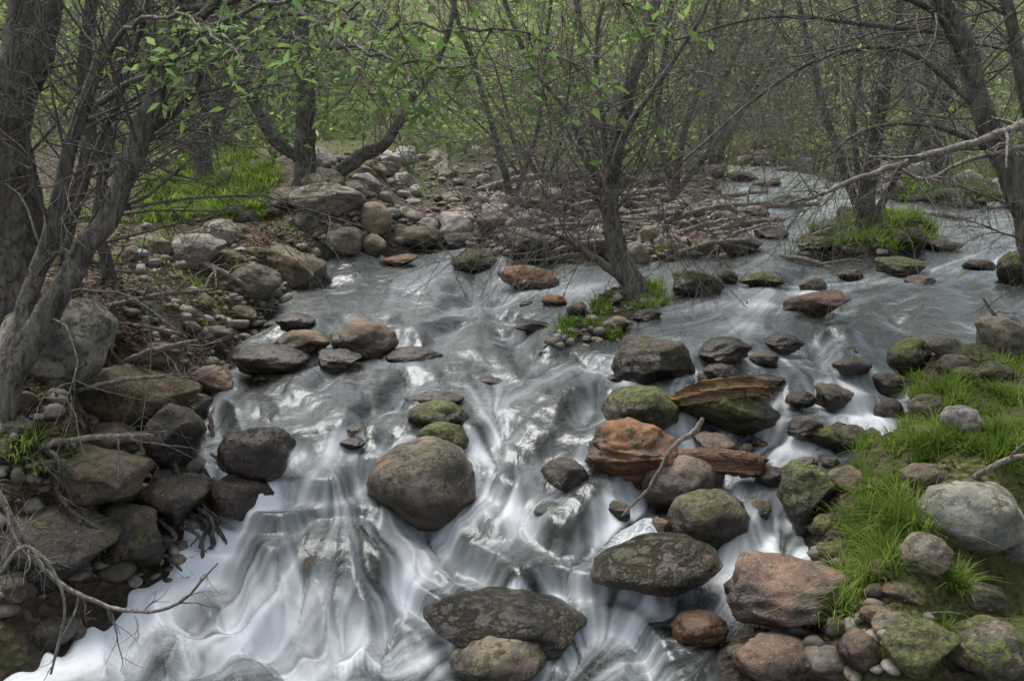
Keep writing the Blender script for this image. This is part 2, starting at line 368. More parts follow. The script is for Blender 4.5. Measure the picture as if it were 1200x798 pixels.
ROCKS = [
 (497,577,138,104,'gb',.28,1,'r'),(512,490,70,32,'ol',.7,1,'r'),(518,516,62,36,'ol',.65,1,'r'),(508,470,70,16,'br',.1,2,'r'),
 (768,431,98,58,'dk',.35,1,'a'),(852,415,62,32,'dk',.1,2,'a'),(846,438,42,20,'dk',.0,2,'r'),(921,405,46,22,'dk',0,2,'a'),
 (753,482,92,50,'ol',.7,1,'r'),(848,485,122,66,'ol',.75,1,'a'),(744,540,112,80,'or',.2,1,'s'),(802,571,100,66,'gb',.2,1,'r'),
 (838,521,50,22,'tn',0,1,'a'),(832,613,98,64,'ol',.35,1,'r'),(773,672,158,60,'br',.5,2,'r'),(937,712,166,78,'rd',.15,1,'a'),
 (590,730,196,54,'dk',.4,2,'r'),(583,782,114,60,'gb',.3,1,'r'),(622,756,44,22,'or',0,2,'r'),(822,740,68,36,'or',0,2,'r'),
 (910,782,95,52,'rd',.1,1,'r'),(1012,768,54,44,'br',0,1,'r'),(1080,768,98,66,'ol',.6,0,'a'),(1166,772,100,72,'gb',.5,0,'r'),
 (970,782,60,40,'gb',.1,1,'r'),(1050,735,50,30,'gb',.3,0,'r'),(1140,612,138,76,'gy',.2,0,'r'),(1182,400,60,50,'gb',.2,0,'a'),(1070,422,52,46,'ol',1.0,1,'r'),(1110,408,42,24,'gb',.3,0,'r'),
 (968,517,62,32,'ol',.7,1,'a'),(945,504,42,26,'dk',0,1,'a'),(950,592,72,84,'dk',.65,1,'a'),(1000,566,54,26,'br',.1,0,'a'),
 (1192,640,50,50,'gy',.2,0,'r'),(1085,560,50,26,'br',.2,0,'r'),(1130,496,48,36,'gy',.2,0,'r'),(1090,655,60,50,'gb',.3,0,'r'),
 (961,359,78,32,'rd',.1,1,'a'),(954,336,32,18,'br',0,1,'r'),(998,323,30,14,'dk',0,2,'r'),(817,335,62,32,'dk',.7,1,'a'),(850,325,32,18,'dk',.3,1,'r'),
 (894,330,52,18,'ol',.7,1,'a'),(620,328,72,28,'or',.1,1,'r'),(555,308,54,26,'dk',.65,1,'r'),(650,354,30,14,'or',0,1,'r'),(676,365,24,20,'gb',.2,1,'a'),
 (622,382,40,12,'dk',0,2,'a'),(425,403,80,46,'br',.1,1,'r'),(352,407,68,32,'br',.1,1,'a'),(314,425,92,32,'dk',.1,2,'r'),(396,426,54,24,'dk',0,2,'a'),
 (485,412,66,20,'dk',.0,2,'r'),(345,379,46,20,'dk',0,2,'r'),(296,538,92,62,'dk',.2,2,'r'),(278,588,80,50,'dk',.2,1,'a'),(202,520,70,78,'dk',.3,1,'a'),
 (152,478,150,80,'br',.4,0,'a'),(56,408,134,100,'gy',.4,0,'r'),(196,598,100,72,'dk',.3,1,'a'),(92,562,150,52,'br',.35,0,'a'),(50,655,160,90,'dk',.35,1,'a'),
 (140,640,100,80,'dk',.3,1,'a'),(296,333,64,42,'gb',.3,0,'r'),(230,298,66,42,'gy',.3,0,'a'),(256,275,50,34,'gy',.4,0,'r'),(338,316,84,46,'gb',.35,0,'a'),
 (402,285,48,34,'gb',.2,0,'r'),(382,240,90,46,'gy',.4,0,'a'),(487,280,60,26,'gb',.2,1,'r'),(436,290,32,28,'tn',0,1,'r'),(244,450,58,36,'br',.2,0,'a'),
 (360,262,36,30,'gb',.3,0,'r'),(465,308,50,16,'rd',0,1,'a'),(540,285,44,22,'dk',0,1,'a'),(662,560,56,36,'dk',0,1,'a'),(648,592,44,20,'dk',0,2,'r'),
 (245,400,56,30,'dk',.2,0,'a'),(280,370,40,22,'br',.1,0,'a'),(180,418,60,28,'br',.3,0,'a'),
 (120,525,90,40,'br',.3,0,'a'),(870,290,54,24,'dk',0,1,'a'),(620,290,60,34,'dk',.2,1,'a'),(745,300,34,30,'gb',0,0,'r'),(785,288,36,26,'tn',0,0,'r'),(820,288,30,30,'br',0,0,'a'),
 (700,290,44,28,'dk',.1,0,'a'),(660,285,40,26,'gb',0,0,'r'),(580,262,44,24,'br',0,0,'r'),(905,560,40,20,'dk',0,2,'r'),(875,545,30,16,'gb',0,1,'r'),
 (1120,430,40,26,'gb',.4,0,'r'),(1165,440,46,28,'ol',.5,0,'r'),(1090,480,44,30,'gb',.4,0,'r'),(1060,315,60,22,'dk',.7,1,'a'),(960,290,50,22,'dk',.6,1,'a'),(1195,320,40,50,'ol',.7,1,'a'),
 (735,505,40,20,'dk',.1,1,'a'),(900,450,44,18,'dk',0,2,'a'),(870,450,36,18,'ol',.2,2,'a'),(1000,430,44,22,'dk',0,1,'r'),(985,390,36,12,'dk',0,2,'r'),
 (385,640,170,84,'dk',0,2,'r'),(1150,700,60,30,'gb',.4,0,'a'),(1060,700,44,26,'br',.2,0,'a'),(725,380,30,14,'gb',.2,1,'a'),(760,372,34,16,'dk',.3,1,'a'),
 (905,275,40,18,'dk',.1,1,'a'),(900,215,34,12,'gb',0,1,'r'),(925,238,40,16,'dk',.2,1,'a'),(980,468,44,28,'dk',.1,1,'a'),(1045,452,40,26,'dk',.2,1,'a'),(940,470,36,20,'dk',.2,1,'r'),
 (870,208,36,14,'gy',.1,1,'a'),(885,250,36,16,'gb',.1,1,'r'),(1110,290,44,14,'dk',.2,1,'a'),(1150,312,40,14,'dk',.1,1,'r'),(1080,330,36,12,'dk',.1,1,'a')]
VEIL = {(508,470):.5,(985,390):1,(385,640):1.}
veils = []; GRASSFREE = []
for (px, py, w, h, col, moss, wet, kd) in ROCKS:
    p, d = hit(px, py+.3*h)
    c = at_d(px, py, d)
    a = w/2*d/FL; cc = h/2*d/FL*1.08; b = (a*.6+cc*.5)
    c[1] += b*.35
    if (px, py) == (385,640): c[2] -= .14; b *= 1.2
    if (px, py) in ((590,730),(485,412),(648,592)): c[2] -= .045
    shp = {(497,577):1,(583,782):2,(590,730):3,(937,712):5}.get((px,py))
    put_rock(c[0], c[1], c[2], a*1.02, b, cc, col, moss, wet, kd, R.uniform(-.15,.15), None, shp, .25 if kd == 's' else 0)
    rocks_xyr.append((c[0], c[1], a, b))
    if (px, py) in VEIL: veils.append((c[0], c[1], c[2], a, b, cc, VEIL[(px, py)], .35 if (px, py) == (385,640) else 1.))
    if px > 940 and wet == 0: GRASSFREE.append((c[0], c[1], a*.9, b*1.3+.05))

def scatter(n, box, wr, cols, moss=(0,.3), kinds='ra', cond=None, wet=0, where=None, tall=(.5,.8), sink=.3):
    k = 0; tries = 0
    while k < n and tries < n*12:
        tries += 1
        px = R.uniform(box[0], box[2]); py = R.uniform(box[1], box[3])
        p, d = hit(px, py)
        t, w_ = ground(p[0], p[1])
        if cond == 'land' and t < w_+.01: continue
        if cond == 'water' and t > w_-.02: continue
        a = math.exp(R.uniform(math.log(wr[0]), math.log(wr[1])))
        if any((p[0]-q[0])**2+(p[1]-q[1])**2 < ((a+q[2])*.62)**2 for q in rocks_xyr): continue
        c = a*R.uniform(*tall)
        wt = wet if wet else (1 if t < w_+.05 else 0)
        put_rock(p[0], p[1], max(t, w_-.05)+c*sink, a, a*R.uniform(.65,1), c, R.choice(cols), R.uniform(*moss), wt, R.choice(kinds), R.uniform(0,3.1), where)
        rocks_xyr.append((p[0], p[1], a, a)); k += 1
scatter(34, (400,178,640,285), (.12,.25), ['tn','lg','gy','gb','lg','tn','lg'], (0,.2), 'rraa', 'land', where='in the dry boulder bar', sink=.1)
scatter(26, (560,215,900,300), (.11,.22), ['dk','gb','lg','gy','tn','gb'], (0,.3), 'aar', 'land', where='on the gravel bar', sink=.1)
scatter(9, (150,250,400,400), (.09,.18), ['gb','br','dk','gb'], (.2,.6), 'ra', 'land', sink=-.1)
scatter(8, (180,160,420,240), (.14,.3), ['gy','gb'], (.1,.5), 'ra', 'land', sink=.1)
scatter(14, (0,430,260,760), (.08,.15), ['dk','br','dk'], (.1,.5), 'a', 'land', sink=0)
scatter(6, (960,400,1200,720), (.06,.11), ['gb','gb','br'], (.3,.8), 'ra', 'land', sink=.2)
scatter(8, (860,680,1060,798), (.05,.10), ['rd','br','gb','dk'], (0,.2), 'ra', None)
scatter(8, (930,255,1090,305), (.10,.2), ['dk','ol'], (.3,.7), 'a', 'land')
scatter(24, (720,400,1050,620), (.05,.11), ['dk','gb','br'], (.1,.5), 'ra', 'water', wet=1)
scatter(6, (600,320,900,400), (.06,.10), ['dk','br','or'], (0,.3), 'ra', 'water', wet=2, tall=(.3,.5))
scatter(9, (280,360,640,520), (.07,.13), ['dk','br'], (0,.1), 'ra', 'water', wet=2, tall=(.25,.4), sink=0)
scatter(7, (1040,190,1200,245), (.15,.3), ['lg','gy','tn'], (0,.3), 'r', 'land')
scatter(7, (640,170,900,210), (.15,.3), ['gy','gb','lg'], (0,.3), 'ra', 'land')
tick('rocks')

def stones(name, boxes, label):
    import bmesh
    bm = bmesh.new(); bmesh.ops.create_icosphere(bm, subdivisions=2, radius=1)
    V0 = np.array([v.co[:] for v in bm.verts]); F0 = np.array([[v.index for v in f.verts] for f in bm.faces]); bm.free()
    Vs = []; Fs = []; k = 0
    for box, cnt, sr in boxes:
        for _ in range(cnt):
            p, d = hit(R.uniform(box[0], box[2]), R.uniform(box[1], box[3]), 'T')
            s = math.exp(R.uniform(math.log(sr[0]), math.log(sr[1])))*(1+.03*d)
            V = V0.copy()
            for j in range(5):
                nn = rng.normal(size=3); nn /= np.linalg.norm(nn); q = V@nn-R.uniform(.5,.8); V = V-np.outer(np.where(q > 0, q, 0), nn)
            Q, _r = np.linalg.qr(rng.normal(size=(3,3)))
            V = (V@Q)*np.array([1, R.uniform(.6,1), R.uniform(.4,.7)])*s
            an = R.uniform(0, 6.28); ca, sa = math.cos(an), math.sin(an)
            V = V@np.array([[ca,-sa,0],[sa,ca,0],[0,0,1]])
            t, w_ = ground(p[0], p[1])
            Vs.append(V+np.array([p[0], p[1], t+s*.15])); Fs.append(F0+k*len(V0)); k += 1
    obj(name, mk(name, np.concatenate(Vs), np.concatenate(Fs)), M_PEB, kind='stuff', label=label, category='gravel')
SM = (.02,.055); MD = (.04,.09)
stones('gravel', [((380,180,640,290),520,SM),((380,180,640,290),110,MD),((560,200,900,305),760,SM),((560,200,900,305),120,MD),((150,240,420,400),180,SM),((150,240,420,400),40,MD),((0,400,270,700),160,SM),((0,430,260,760),40,MD),((860,700,1100,798),40,SM),((880,640,1020,798),30,SM),((930,255,1090,300),90,MD),((1030,190,1200,245),140,MD),((600,320,960,420),260,SM),((240,340,700,460),360,SM),((300,420,960,700),460,SM)], 'loose small stones covering bars and banks')

# ------------------------------------------------------------------ water surface
H = Grid(820, 940, .78, 1.5, 22., .6)
X, Y = H.X, H.Y
W = Wl(X, Y)
def blur(A, n):
    for _ in range(n):
        A = np.pad(A, 1, mode='edge'); A = (A[1:-1,1:-1]+A[:-2,1:-1]+A[2:,1:-1]+A[1:-1,:-2]+A[1:-1,2:])/5
    return A
W = blur(W, 8)
# irregular little steps: pools and curved lips
e = .02*Y
sl0 = np.hypot((H.get([W], X+e, Y)[0]-H.get([W], X-e, Y)[0])/(2*e), (H.get([W], X, Y+e)[0]-H.get([W], X, Y-e)[0])/(2*e))
sl0 = blur(sl0, 6)
nn_ = fbm(X*1.2, Y*1.2, 201, 2)*2.6
hq = W/.125+nn_; fl = np.floor(hq); fr_ = hq-fl
W2 = .125*(fl+sstep(.55, 1., fr_)-nn_)
bl = .92*sstep(.04, .14, sl0)*sstep(10, 7, Y)
W = W+(W2-W)*bl
W = blur(W, 5)
veilmask = np.zeros_like(W)
for (cx, cy, cz, a, b, cc, st, vm) in veils:
    r0, r1 = np.searchsorted(Y[:,0], [cy-3*b, cy+2*b]); sl = slice(r0, r1)
    nz_ = fbm(X[sl]*9, Y[sl]*9, 55, 3)
    dx = (X[sl]-cx)/(a*1.1); dy = (Y[sl]-cy)/(b*1.12)
    q2 = 1-dx*dx-dy*dy
    dome = np.where(q2 > 0, cz+cc*1.04*np.sqrt(np.clip(q2, 0, 1))+.008, -9.)
    dyf = np.where(dy < 0, dy/1.9, dy/1.2); rho = np.sqrt((dx/1.2)**2+dyf**2)
    skirt = np.maximum(cz+cc-W[sl], 0)*np.clip(1-rho**2, 0, 1)**1.1*.85*st
    k = sstep(-.12, .12, (st-.5)*.9+nz_-.12*dx) if st < .95 else 1.
    w0 = W[sl]
    W[sl] = np.maximum(w0+skirt, w0+np.maximum(dome-w0, 0)*k)
    veilmask[sl] = np.maximum(veilmask[sl], vm*min(1, st+.1)*np.exp(-(rho/.75)**4))
W = blur(W, 4)
gx = (H.get([W], X+e*.5, Y)[0]-H.get([W], X-e*.5, Y)[0])/e; gy = (H.get([W], X, Y+e*.5)[0]-H.get([W], X, Y-e*.5)[0])/e
slope = np.sqrt(gx**2+gy**2)
AR = [(1150,290,-60,20),(1000,330,-60,10),(885,240,-5,60),(850,350,-60,20),(700,405,-80,40),(780,390,-60,10),(480,330,-30,50),(380,360,10,50),(330,450,30,40),(400,450,40,40),(500,440,30,50),(560,450,10,60),
 (620,450,-50,50),(600,520,10,60),(560,400,-40,40),(450,500,-50,50),(350,530,-30,60),(290,570,-30,60),(420,570,-30,60),(250,640,-50,60),(340,650,-30,60),(420,660,0,60),(180,700,-60,40),(60,760,-60,30),(300,740,-80,20),
 (620,560,20,50),(640,620,-50,50),(700,620,-60,40),(560,660,-60,50),(480,700,-60,40),(540,720,-40,50),(640,720,-10,60),(560,760,-30,60),(600,800,-40,30),(400,780,-60,10),
 (900,420,10,50),(980,450,10,60),(1020,470,10,60),(960,540,-50,30),(880,600,0,60),(900,640,5,60),(860,690,-50,40),(760,720,-60,30),(700,780,-50,40),(690,500,-30,50),(700,540,-20,50)]
vx = np.zeros_like(X); vy = np.zeros_like(X); ws = np.zeros_like(X)+1e-9
qx = X/Y; qy = 1.6/Y
for a in AR:
    p0 = hitW(a[0], a[1]); p1 = hitW(a[0]+a[2]*.4, a[1]+a[3]*.4); dd = (p1-p0)[:2]; dd /= np.linalg.norm(dd)+1e-9
    w = ((qx-p0[0]/p0[1])**2+(qy-1.6/p0[1])**2)+.0006; w = 1/(w*np.sqrt(w))
    vx += w*dd[0]; vy += w*dd[1]; ws += w
vx /= ws; vy /= ws
bgx = blur(gx, 8); bgy = blur(gy, 8); bs = np.hypot(bgx, bgy)
sg = np.clip(bs*2.2, 0, 1.3)/(bs+1e-6)
vx = vx-bgx*sg; vy = vy-bgy*sg
halo = np.zeros_like(X)
vset = {(round(v[0],4), round(v[1],4)) for v in veils if v[6] > .7}
for (cx, cy, a, b) in rocks_xyr:
    if cy > 15 or abs(cx) > .62*cy+.5 or (round(cx,4), round(cy,4)) in vset: continue
    rr = max(a, b)*.95
    r0, r1 = np.searchsorted(Y[:,0], [cy-3*rr, cy+3*rr])
    if r1-r0 < 2: continue
    sl = slice(r0, r1)
    dx = X[sl]-cx; dy = Y[sl]-cy; r = np.sqrt(dx*dx+dy*dy)+1e-6
    nx, ny = dx/r, dy/r
    w = np.exp(-np.maximum(r-rr, 0)/(.45*rr)); vn_ = vx[sl]*nx+vy[sl]*ny
    k = np.where(vn_ < 0, vn_*w, 0)
    vx[sl] -= k*nx; vy[sl] -= k*ny
    halo[sl] += np.exp(-((r-rr*1.02)/(.22*rr+.02))**2)*.5
vx += fbm(X*1.5, Y*1.5, 61, 2)*.3; vy += fbm(X*1.5, Y*1.5, 77, 2)*.3
L = np.sqrt(vx**2+vy**2)+1e-6; vx /= L; vy /= L
S = sstep(.30, 1.0, slope)*.85
FS = [(120,740,90,60,.55),(30,780,70,40,.55),(260,740,110,30,.5),(380,775,110,30,.4),(180,690,60,40,.55),(225,650,36,40,.4),(300,700,60,24,.55),(440,725,50,20,.35),
 (590,450,40,22,.3),(570,490,22,30,.45),(545,540,22,40,.4),(430,525,40,14,.3),(375,550,30,12,.3),(560,590,35,20,.3),(600,580,24,22,.6),(500,655,40,20,.35),(680,420,40,18,.35),
 (1010,480,24,24,.7),(990,440,20,12,.5),(1040,495,14,20,.7),(960,455,14,12,.4),(900,635,14,22,.95),(885,665,40,16,.55),(860,700,40,14,.35),(690,775,50,10,.15),(480,765,34,24,.5),(640,795,60,10,.25),(520,760,24,14,.35),
 (1175,300,44,9,.8),(1100,312,50,6,.7),(840,355,80,5,.45),(890,225,24,10,.5),(905,260,16,8,.4),(640,340,50,5,.4),(700,335,50,5,.4),(345,515,40,10,.3),(500,452,60,8,.25),(930,340,50,5,.5),(480,330,40,5,.35),(1000,345,60,5,.45),(560,360,40,6,.35),(1050,325,50,5,.5),(430,350,40,5,.25),(870,380,50,5,.3),
 (310,560,26,26,.5),(270,640,20,40,.35),(480,660,22,36,.35),(630,545,20,20,.35),(760,400,60,6,.4),(350,700,70,12,.5),(860,560,16,12,.6),(700,590,16,12,.4),(930,550,24,10,.6),(385,600,60,16,.35),(340,640,30,30,.35),(430,640,30,30,.3),(700,690,80,20,-.2),(420,470,90,12,-.15),(1000,375,90,10,-.2),(660,630,50,16,-.15)]
for (px, py, sx, sy, am) in FS:
    c = hitW(px, py)
    ax = sx*c[1]/FL; ay = abs(hitW(px, py-sy)[1]-hitW(px, py+sy)[1])/2
    r0, r1 = np.searchsorted(Y[:,0], [c[1]-3*ay, c[1]+3*ay]); sl = slice(r0, r1)
    S[sl] += am*np.exp(-((X[sl]-c[0])/ax)**2-((Y[sl]-c[1])/ay)**2)
near = sstep(12, 5, Y)
S += .12*sstep(.03, .25, fbm(X*1.5, Y*1.1, 141, 3))*sstep(16, 6, Y)
S = np.clip(S+halo*(.14*near+sstep(.15, .5, S)*.35), 0, 1.0)
S *= 1-.35*veilmask
base = rng.random(X.shape)
N2 = blur(rng.random(X.shape), 9); N3 = blur(rng.random(X.shape), 40)
def std(A): return (A-A.mean())/A.std()
N = std(blur(base, 3))*1.0+std(N2)*.6+std(N3)*.3
acc = N.copy(); facc = S.copy(); fw = 1.
for sgn in (1, -1):
    xx, yy = X.copy(), Y.copy()
    for k in range(24):
        if sgn < 0: a, b, n_, s_ = H.get([vx, vy, N, S], xx, yy)
        else: a, b, n_ = H.get([vx, vy, N], xx, yy)
        acc += n_
        if sgn < 0 and k:
            wgt = .84**k*.9; facc += s_*wgt; fw += wgt
        ds = .006*yy+.002
        xx = xx+sgn*a*ds; yy = yy+sgn*b*ds
lic = np.clip(std(acc), -2.5, 2.5)
Fm = facc/fw*(1-.2*veilmask)
Fs = np.sqrt(np.clip(Fm, 0, 1))
foam = Fm*1.05+lic*.23*Fs*(1.1-Fm*.4)-.09*(1-Fm)
foam = np.clip(foam+(.045+.03*lic)*near*.8, 0, 1)
Z = W+blur(lic, 3)*(.002+.004*np.clip(Fm,0,1))*np.clip(Y/5,.8,1.6)+(fbm(X*4,Y*4,33,2)*.020+fbm(X*10,Y*7,35,2)*.009)*(1-.6*np.clip(Fm,0,1))*(1-.8*veilmask)
me = mk('stream_water', np.stack([X,Y,Z],-1).reshape(-1,3), H.F)
fattr(me, 'foam', foam); fattr(me, 'streak', lic); fattr(me, 'thin', veilmask)
obj('water', me, M_WATER, kind='structure', label='fast silky white stream water over rocks')
tick('water')

# ------------------------------------------------------------------ tubes, leaves
class Tubes:
    def __init__(s): s.V = []; s.F = []; s.n = 0
    def add(s, P, r, sides=4, zs=1.):
        P = np.asarray(P, float); r = np.asarray(r, float); m = len(P)
        t = np.gradient(P, axis=0); t /= np.linalg.norm(t, axis=1)[:, None]+1e-9
        ref = np.eye(3)[np.argmin(np.abs(t).mean(0))]
        a = np.cross(t, ref); a /= np.linalg.norm(a, axis=1)[:, None]+1e-9; b = np.cross(t, a)
        th = np.arange(sides)*2*math.pi/sides
        O = r[:, None, None]*(np.cos(th)[None, :, None]*a[:, None]+np.sin(th)[None, :, None]*b[:, None])
        O[..., 2] *= zs
        if sides > 9: O *= (1+.18*np.sin(th*3+1)+.12*np.sin(th*7))[None, :, None]
        if sides > 15:
            O *= 1+rng.normal(size=(1, sides, 1))*.10+rng.normal(size=(m, sides, 1))*.05
            sh = rng.normal(size=(sides, 1))*r.mean()*.6
            tt = t[:, None]*np.array([1. if k in (1, m-2) else 0. for k in range(m)])[:, None, None]
            O = O+tt*sh[None]
        V = P[:, None]+O
        i = np.arange(m-1)[:, None]*sides; j = np.arange(sides)[None, :]; j2 = (j+1) % sides
        F = np.stack([i+j, i+j2, i+sides+j2, i+sides+j], -1).reshape(-1, 4)+s.n
        s.V.append(V.reshape(-1, 3)); s.F.append(F); s.n += m*sides
    def mesh(s, name, smooth=True): return mk(name, np.concatenate(s.V), np.concatenate(s.F), smooth)
def spline(P, per=6):
    P = np.asarray(P, float)
    Q = np.vstack([2*P[0]-P[1], P, 2*P[-1]-P[-2]]); out = []
    for i in range(1, len(Q)-2):
        for k in range(per):
            t = k/per
            out.append(.5*((2*Q[i])+(-Q[i-1]+Q[i+1])*t+(2*Q[i-1]-5*Q[i]+4*Q[i+1]-Q[i+2])*t*t+(-Q[i-1]+3*Q[i]-3*Q[i+1]+Q[i+2])*t**3))
    out.append(P[-1]); return np.array(out)
def walk(p, d, length, m, wob, trop):
    pts = [np.array(p, float)]; d = np.array(d, float); d /= np.linalg.norm(d)
    for _ in range(m):
        d = d+rng.normal(size=3)*wob+trop; d /= np.linalg.norm(d)
        pts.append(pts[-1]+d*length/m)
    return np.array(pts)
def grow(tb, p, d, length, r, lev, tips, wob=.16, trop=np.array([0,0,.03]), nsub=6, sides=4):
    m = 7 if lev > 0 else 5
    P = walk(p, d, length, m, wob, trop)
    tb.add(P, np.linspace(r, r*.28, m+1), sides if lev > 0 else 3)
    if lev == 0:
        tips.append(P[2:]); return
    for k in range(nsub):
        f = R.uniform(.2, 1)*(m-1); i = int(f)
        q = P[i]+(P[i+1]-P[i])*(f-i); t = P[i+1]-P[i]; t /= np.linalg.norm(t)
        s = rng.normal(size=3); s -= t*s.dot(t); s /= np.linalg.norm(s)
        an = R.uniform(.4, 1.1)
        grow(tb, q, t*math.cos(an)+s*math.sin(an), length*R.uniform(.35,.65), r*R.uniform(.35,.5), lev-1, tips, wob, trop, max(3, nsub-1), sides)
def leafmesh(name, pos, size, droop=.3, flat=0):
    pos = np.asarray(pos); n = len(pos)
    T0 = np.array([[0,0,0],[.4,.2,.06],[1,0,-.04],[.45,0,0],[.4,-.2,.06]])
    Fq = np.array([[0,3,2,1],[0,4,2,3]])
    d = rng.normal(size=(n,3)); d[:,2] = d[:,2]*(.6 if not flat else .15)-droop; d /= np.linalg.norm(d,axis=1)[:,None]
    up = rng.normal(size=(n,3))*.6+np.array([0,0,1.]); s = np.cross(up, d); s /= np.linalg.norm(s,axis=1)[:,None]; u = np.cross(d, s)
    sz = (size*rng.uniform(.6,1.25,n))[:,None,None]
    V = pos[:,None]+sz*(T0[None,:,0:1]*d[:,None]+T0[None,:,1:2]*s[:,None]+T0[None,:,2:3]*u[:,None])
    F = (np.arange(n)[:,None,None]*5+Fq[None]).reshape(-1,4)
    return mk(name, V.reshape(-1,3), F)

UP = np.array([0,0,1.])
def tree(name, label, stems, bark, nb=16, blen=(.8,1.8), lev=2, leafn=0, leafsz=.05, leafmat=None, droop=0.0, cat='tree', extra=None, twigmat=None, nsub=6, start=.25):
    p0, d0 = hit(stems[0][0][0], stems[0][0][1], 'T')
    root = bpy.data.objects.new(name, None); root.location = p0; COL.objects.link(root)
    root['label'] = label; root['category'] = cat
    tk = Tubes(); tw = Tubes(); tips = []
    for st in stems:
        P = np.array([at_d(a, b, d0+c) for a, b, c, w in st]); r = np.array([w/2*(d0+c)/FL for a, b, c, w in st])
        P4 = spline(np.hstack([P, r[:,None]]), 7); P = P4[:,:3]; r = np.maximum(P4[:,3], .004)
        if st is stems[0]:
            P = np.vstack([P[0]-np.array([0,0,.25]), P]); r = np.concatenate([[r[0]*1.5], r]); r[1] *= 1.3
        ms = r.mean()
        P = P+np.stack([fbm(np.arange(len(P))*.35+ms*999, np.full(len(P), k*9.3), 5, 2) for k in range(3)],1)*ms*.8
        r = r*(1+.2*fbm(np.arange(len(P))*.8, np.full(len(P), ms*77.), 8, 2))
        tk.add(P, r, 14 if ms > .03 else 6)
        for k in range(max(2, int(nb*len(P)/40))):
            i = R.randrange(int(len(P)*start), len(P)-1)
            t = P[i+1]-P[i]; t /= np.linalg.norm(t)+1e-9
            s = rng.normal(size=3); s -= t*s.dot(t); s /= np.linalg.norm(s); an = R.uniform(.5,1.2)
            grow(tw, P[i], t*math.cos(an)+s*math.sin(an), R.uniform(*blen), min(r[i]*.4, .010)*R.uniform(.5,1), lev, tips, .17, np.array([0,0,.03-droop]), nsub)
    if extra: extra(tk, tw, tips, d0)
    off = -np.array(p0)
    def child(n, me, mt):
        V = np.empty(len(me.vertices)*3, np.float32); me.vertices.foreach_get('co', V); V = V.reshape(-1,3)+off; me.vertices.foreach_set('co', V.astype(np.float32).ravel())
        return obj(n, me, mt, root)
    child('trunk', tk.mesh('trunk'), bark)
    if tw.n: child('branches', tw.mesh('branches'), twigmat or M_TWIG)
    if leafn:
        tp = np.concatenate(tips); idx = rng.integers(0, len(tp), leafn)
        child('crown', leafmesh('crown', tp[idx]+rng.normal(size=(leafn,3))*.02, leafsz), leafmat or M_LEAF)
    return root

lf = []
def left_extra(tk, tw, tips, d0):
    mains = [[(205,40,0,12),(300,-30,-.7,9),(440,-50,-1.4,6),(620,-40,-1.7,5),(760,-60,-1.8,3)],
             [(190,80,0,9),(270,40,-.4,6),(360,50,-.9,5),(470,70,-1.3,4),(560,80,-1.5,2)],
             [(120,120,0,9),(200,60,-.6,6),(330,0,-1.1,5),(420,10,-1.5,3),(480,30,-1.6,2)],
             [(225,-40,0,12),(330,-80,-.9,8),(520,-70,-1.5,5),(700,-20,-1.6,3),(740,10,-1.6,2)],
             [(215,10,0,9),(300,0,-.5,6),(380,30,-1.,4),(430,90,-1.3,3),(450,130,-1.4,2)],
             [(130,60,0,8),(170,20,-.8,5),(230,30,-1.3,4),(300,80,-1.6,2)],
             [(210,30,0,9),(330,20,-.8,6),(470,30,-1.4,4),(600,40,-1.6,3),(700,90,-1.7,2)]]
    for st in mains:
        P = np.array([at_d(a,b,d0+c) for a,b,c,w in st]); r = np.array([w/2*(d0+c)/FL for a,b,c,w in st])
        P4 = spline(np.hstack([P, r[:,None]]), 6)
        P4[:,:3] += rng.normal(size=(len(P4),3))*.012
        tw.add(P4[:,:3], np.maximum(P4[:,3],.002), 6)
        for k in range(20):
            i = R.randrange(5, len(P4)-1)
            d = np.array([R.uniform(-.5,.9), R.uniform(-.6,.6), R.uniform(-.9,.2)])
            Q = walk(P4[i,:3], d, R.uniform(.15,.5), 6, .15, np.array([0,0,-.05]))
            tw.add(Q, np.linspace(.0028,.001,7), 3); lf.append(Q[1:])
def leafy(root, lf, n, sz, spread=.03):
    tp = np.concatenate(lf); idx = rng.integers(0, len(tp), n)
    me = leafmesh('foliage', tp[idx]+rng.normal(size=(n,3))*spread-np.array(root.location), sz, .15)
    obj('foliage', me, M_LEAF, root)
rt = tree('willow_tree', 'leaning rough-barked willow rooted on the stony bank',
  [[(-10,500,0,44),(25,420,0,35),(75,335,0,29),(125,260,0,26),(165,160,0,24),(200,60,0,22),(225,-40,0,20),(240,-250,.2,16)],
   [(5,480,0,24),(20,400,0,21),(50,300,.1,18),(80,190,.1,16),(110,90,.1,14),(150,0,.1,13),(190,-160,.1,11)],
   [(125,265,0,13),(150,180,.1,11),(215,120,.1,10),(255,60,.1,8),(290,-40,.1,7)],
   [(50,400,.1,12),(75,300,.2,10),(100,210,.2,9),(140,110,.2,8),(170,20,.2,7),(180,-60,.2,6)]],
  M_BARKG, nb=32, blen=(.4,1.5), lev=2, extra=left_extra, nsub=5, droop=.06)
leafy(rt, lf, 1500, .052)
tree('willow_tree', 'thick grey-barked trunk beside the stony bank',
  [[(20,400,0,80),(18,300,0,66),(15,200,0,58),(22,100,0,54),(40,0,0,52),(50,-250,0,48)],
   [(40,330,0,18),(85,240,0,16),(105,150,0,15),(100,60,0,14),(120,-60,0,12)]], M_BARK, nb=14, blen=(.6,1.4), lev=2, nsub=5, droop=.04)

